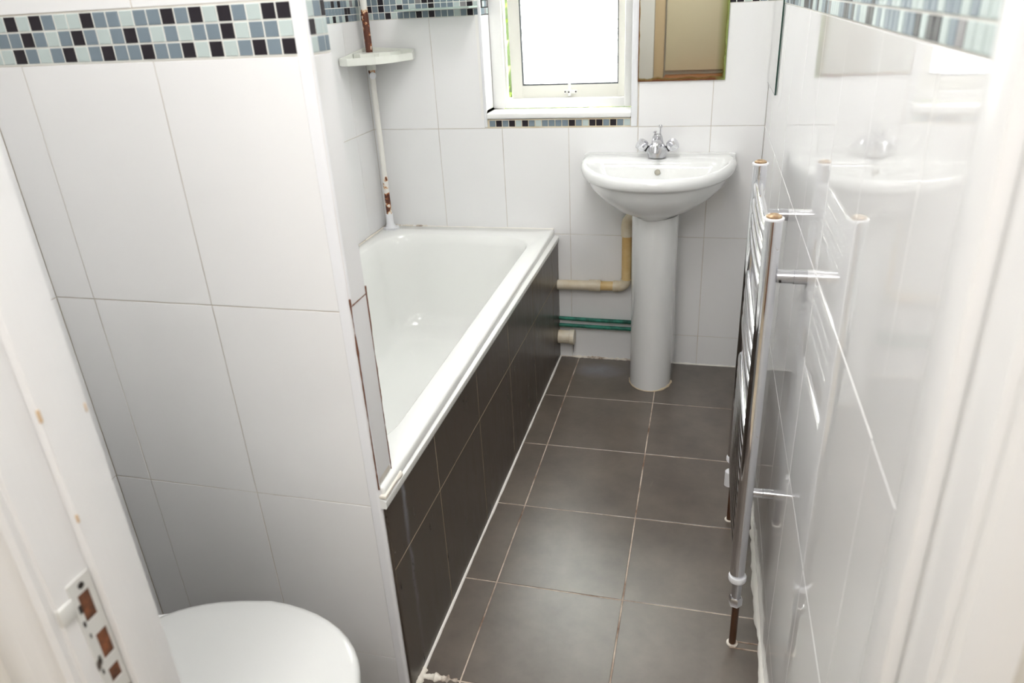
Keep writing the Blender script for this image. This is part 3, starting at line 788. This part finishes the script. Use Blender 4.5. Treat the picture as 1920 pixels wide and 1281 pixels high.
# ================================================================= mirrors
def mirror_mat(name, edge):
    m = mat(name, (226, 228, 226), .015, 1.0)
    return m
MM = mirror_mat('mirror_silver', 0)
MR = mat('aged_mirror', (226, 228, 224), .015, 1.0)
tc = N(MR, 'ShaderNodeTexCoord'); sp_ = N(MR, 'ShaderNodeSeparateXYZ'); LK(MR, tc.outputs['Object'], sp_.inputs[0])
nz = N(MR, 'ShaderNodeTexNoise'); nz.inputs['Scale'].default_value = 24; nz.inputs['Detail'].default_value = 5; LK(MR, tc.outputs['Object'], nz.inputs['Vector'])
def mth(op, a, b):
    n = N(MR, 'ShaderNodeMath', operation=op)
    for i, v in enumerate((a, b)):
        if isinstance(v, (int, float)): n.inputs[i].default_value = v
        else: LK(MR, v, n.inputs[i])
    return n.outputs[0]
dz = mth('SUBTRACT', sp_.outputs[2], 1.0805); dr = mth('SUBTRACT', -.1425, sp_.outputs[0]); dl = mth('SUBTRACT', sp_.outputs[0], -.432)
dmin = mth('MINIMUM', mth('MULTIPLY', dz, .9), mth('MINIMUM', mth('MULTIPLY', dr, 1.3), mth('MULTIPLY', dl, 3.0)))
amt = mth('ADD', dmin, mth('MULTIPLY', mth('SUBTRACT', nz.outputs[0], .5), .02))
mr = N(MR, 'ShaderNodeMapRange'); mr.inputs[1].default_value = .003; mr.inputs[2].default_value = .012; LK(MR, amt, mr.inputs[0])
rp = N(MR, 'ShaderNodeValToRGB'); rp.color_ramp.elements[0].color = lin(128, 84, 60); rp.color_ramp.elements[1].color = lin(226, 228, 220)
k = rp.color_ramp.elements.new(.5); k.color = lin(170, 150, 96)
LK(MR, mr.outputs[0], rp.inputs[0])
ms = N(MR, 'ShaderNodeMapRange'); ms.inputs[1].default_value = .004; ms.inputs[2].default_value = .034; ms.inputs[3].default_value = 1; ms.inputs[4].default_value = 0; LK(MR, dr, ms.inputs[0])
mg = N(MR, 'ShaderNodeMix'); mg.data_type = 'RGBA'; mg.inputs[7].default_value = lin(150, 166, 104); LK(MR, ms.outputs[0], mg.inputs[0]); LK(MR, rp.outputs[0], mg.inputs[6])
LK(MR, mg.outputs[2], BS(MR).inputs['Base Color'])
m2 = N(MR, 'ShaderNodeMapRange'); m2.inputs[3].default_value = .35; m2.inputs[4].default_value = .012; LK(MR, mr.outputs[0], m2.inputs[0]); LK(MR, m2.outputs[0], BS(MR).inputs['Roughness'])
ml = box('wall_mirror', (-.4325, -.0065, 1.0805), (-.1425, -.0008, 1.72), [MR], None, .0006, 1)
tag(ml, 'frameless wall mirror with browned edges above the washbasin', 'mirror')
GE = mat('green_glass_edge', (34, 66, 56), .15)
m3 = thing('wall_mirror', 'frameless mirror on the right wall beside the corner, seen edge-on', 'mirror', (-.002, -.17, 1.069))
box('mirror_plate', (-.0042, -.327, 1.0695), (-.0008, -.004, 1.72), MM, m3)
bm = bmesh.new(); bx(bm, (-.0045, -.331, 1.068), (-.0006, -.327, 1.7205)); bx(bm, (-.0045, -.327, 1.068), (-.0006, -.003, 1.0695))
o = from_bm('glass_edge', bm, GE, m3); o['label'] = 'dark green glass edge'

# ================================================================= toilet
TCY = -2.056
to = thing('toilet', 'white toilet with a closed oval lid, in the alcove before the partition wall', 'toilet', (-1.0, TCY, 0))
def egg(x0, x1, w, z, n=48, sh_=0, wb_=None):
    """plan outline: hinge end x0 (squarer), front x1 (round)"""
    pts = []; xm = x0 + (x1 - x0) * .48
    for k in range(n):
        t = 2 * math.pi * k / n; c, s = math.cos(t), math.sin(t)
        if c >= 0: x = xm + (x1 - xm) * abs(c) ** (2 / 2.15); y = w * abs(s) ** (2 / 2.15)
        else: x = xm - (xm - x0) * abs(c) ** (2 / 3.0); y = w * (abs(s) ** (2 / 2.4)) 
        if c < 0: y *= 1 - .20 * (xm - x) / (xm - x0)
        pts.append((x, TCY + y * (1 if s > 0 else -1), z))
    return pts
HX, FX_ = -1.10, -.650
def eggstack(spec): 
    return [egg(HX + a, FX_ - a, .184 - b, z) for a, b, z in spec]
bm = bmesh.new(); loft(bm, eggstack([(.008, .008, .4120), (.002, .002, .4135), (0, 0, .418), (.001, .001, .4235), (.005, .005, .4285), (.014, .014, .4315), (.04, .04, .4335), (.09, .09, .4345), (.15, .15, .435)]))
SEAT = mat('white_seat_plastic', (208, 209, 207), .12)
lid = from_bm('lid', bm, SEAT, to, auto=True)
bm = bmesh.new(); loft(bm, eggstack([(.010, .010, .392), (.003, .003, .394), (.0015, .0015, .401), (.003, .003, .4085), (.010, .010, .4105)]))
from_bm('seat', bm, SEAT, to, auto=True)
bm = bmesh.new()
def eb(x0, x1, w, z): return egg(x0, x1, w, z)
loft(bm, [eb(-1.17, -.80, .105, 0), eb(-1.17, -.80, .105, .02), eb(-1.16, -.82, .095, .08), eb(-1.17, -.80, .10, .18), eb(-1.19, -.72, .14, .28), eb(-1.20, -.675, .172, .35), eb(-1.20, -.662, .180, .38), eb(-1.20, -.664, .178, .3905)])
from_bm('bowl', bm, CER, to, auto=True)
box('cistern', (XLT + .003, TCY - .185, .40), (-1.185, TCY + .185, .76), CER, to, .02, 4)
box('cistern_lid', (XLT + .003, TCY - .190, .76), (-1.175, TCY + .190, .790), CER, to, .008, 3)
lathe('flush_button', [(.022, 0), (.022, .004), (.018, .006)], (-1.262, TCY, .790), CHR, to)
box('bowl_neck', (XLT + .01, TCY - .10, .18), (-1.10, TCY + .10, .41), CER, to, .03, 4)
for s in (-1, 1): tube('hinge', [(-1.112, TCY + s * .075 - .02, .415), (-1.112, TCY + s * .075 + .02, .415)], .010, SEAT, to, 14)

# ================================================================= made-up housings around the added fill lamps
OP = bpy.data.materials.new('fill_lamp_glow'); OP.use_nodes = True  # glowing covers of the added fill lamps
BS(OP).inputs['Base Color'].default_value = (.9, .9, .9, 1); BS(OP).inputs['Emission Color'].default_value = (1, .98, .95, 1); BS(OP).inputs['Emission Strength'].default_value = 3.0
for P_, lb in ((FILL_A, 'added round fill lamp on the unseen ceiling over the toilet end of the bathroom'), (FILL_C, 'added round fill lamp on the unseen ceiling over the washbasin end of the bathroom'), (FILL_B, 'added square fill panel on the hallway ceiling, out of view')):
    c = thing('fill_lamp', lb, 'lamp', (P_[0], P_[1], ZC))
    if P_ is FILL_B:
        box('panel_frame', (P_[0] - .31, P_[1] - .31, ZC - .025), (P_[0] + .31, P_[1] + .31, ZC - .001), PVC, c, .003)
        box('diffuser', (P_[0] - .29, P_[1] - .29, ZC - .030), (P_[0] + .29, P_[1] + .29, ZC - .024), OP, c)
        continue
    lathe('fill_lamp_base', [(.26, -.02), (.26, 0)], (P_[0], P_[1], ZC), PVC, c, (0, 0, 1), 40)
    lathe('diffuser', [(.245, -.02), (.243, -.045), (.22, -.062), (.10, -.072), (.001, -.075)], (P_[0], P_[1], ZC), OP, c, (0, 0, 1), 40)

# ================================================================= hallway things (seen in the mirror)
hd = thing('cupboard_door', 'cream flush cupboard door in the hallway, seen in the wall mirror', 'door', (-.25, -3.6, .76))
box('door_leaf', (-.545, -3.648, .77), (.10, -3.612, 2.0), CRD, hd, .003)
box('hinge', (-.556, -3.612, 1.355), (-.546, -3.607, 1.40), HOLE, hd)
hp = box('door_post', (-.635, -3.65, 0), (-.558, -3.600, 2.1), BEIGE, None, .003); tag(hp, 'beige painted door post left of the cream cupboard door, seen in the mirror', 'post')
hw = box('wall_board', (-.95, -3.65, 0), (-.637, -3.590, 2.1), PAINT, None, .003); tag(hw, 'wide white board left of the beige post, seen in the mirror', 'board')
ch = thing('low_cabinet', 'low brown wooden cabinet under the cream door, seen in the mirror', 'cabinet', (-.22, -3.50, 0))
box('cabinet_top', (-.545, -3.648, .715), (.12, -3.36, .74), WOOD, ch, .003)
box('cabinet_body', (-.535, -3.645, 0), (.11, -3.375, .715), WOOD, ch, .003)
for x0 in (-.53, -.21): 
    d = box('cabinet_door', (x0, -3.375, .03), (x0 + .312, -3.360, .70), WOOD, ch, .003)
    lathe('knob', [(.006, 0), (.006, .012), (.012, .016), (.010, .024)], (x0 + (.28 if x0 < -.4 else .03), -3.360, .5), HOLE, d, (0, 1, 0), 14)
# bathroom door leaf standing open against the hallway side of the right jamb
dl_ = thing('open_door', 'white bathroom door folded open at the right edge of the doorway', 'door', (.02, -2.68, 0))
box('door_leaf', (.004, -3.06, .006), (.040, -2.325, 2.0), PAINT, dl_, .002)
lathe('door_knob', [(.02, 0), (.02, .004), (.008, .008), (.008, .03), (.024, .036), (.026, .05), (.016, .058)], (.004, -3.0, 1.0), CHR, dl_, (-1, 0, 0), 24)

# ================================================================= outdoors: hedge, fence, ground
gd = box('ground_garden', (-9, .4, -3.2), (7, 14, -3.0), mat('garden_grass', (96, 120, 58), .9)); tag(gd, kind='structure')
FEN = mat('fence_wood', (84, 60, 50), .8)
fn = thing('garden_fence', 'reddish brown board fence below the hedge, through the window gap', 'fence', (-2.0, 3.6, -3.0))
x = -5.0
while x < 1.5:
    box('board', (x, 3.60, -3.0), (x + .14, 3.62, .10 + random.uniform(-.02, .02)), FEN, fn); x += .15
HG = mat('hedge_leaf', (140, 170, 60), .6)
noise_mix(HG, (52, 74, 14), (104, 116, 40), 3, 3, .3, .7)
bm = bmesh.new()
for i in range(9000):
    x = random.uniform(-5.2, .6); z = random.uniform(-3.0, 2.4); y = 4.3 + random.uniform(-.25, .25)
    n = Vector((random.gauss(0, 1), random.gauss(-1, 1), random.gauss(.5, 1))).normalized()
    u = n.orthogonal().normalized(); w = n.cross(u); s = random.uniform(.04, .085); c = Vector((x, y, z))
    vs_ = [bm.verts.new(c + u * s * a + w * s * b) for a, b in ((-1, 0), (0, -.5), (1, 0), (0, .5))]
    bm.faces.new(vs_)
hg = thing('garden_hedge', 'bright green leafy hedge outside, seen through the gap of the open window', 'hedge', (-2.2, 4.3, -3.0))
f_ = from_bm('foliage', bm, HG, hg); f_['kind'] = 'stuff'
box('hedge_core', (-5.2, 4.35, -3.0), (.6, 4.8, 2.3), mat('hedge_core', (40, 54, 16), .9), hg)
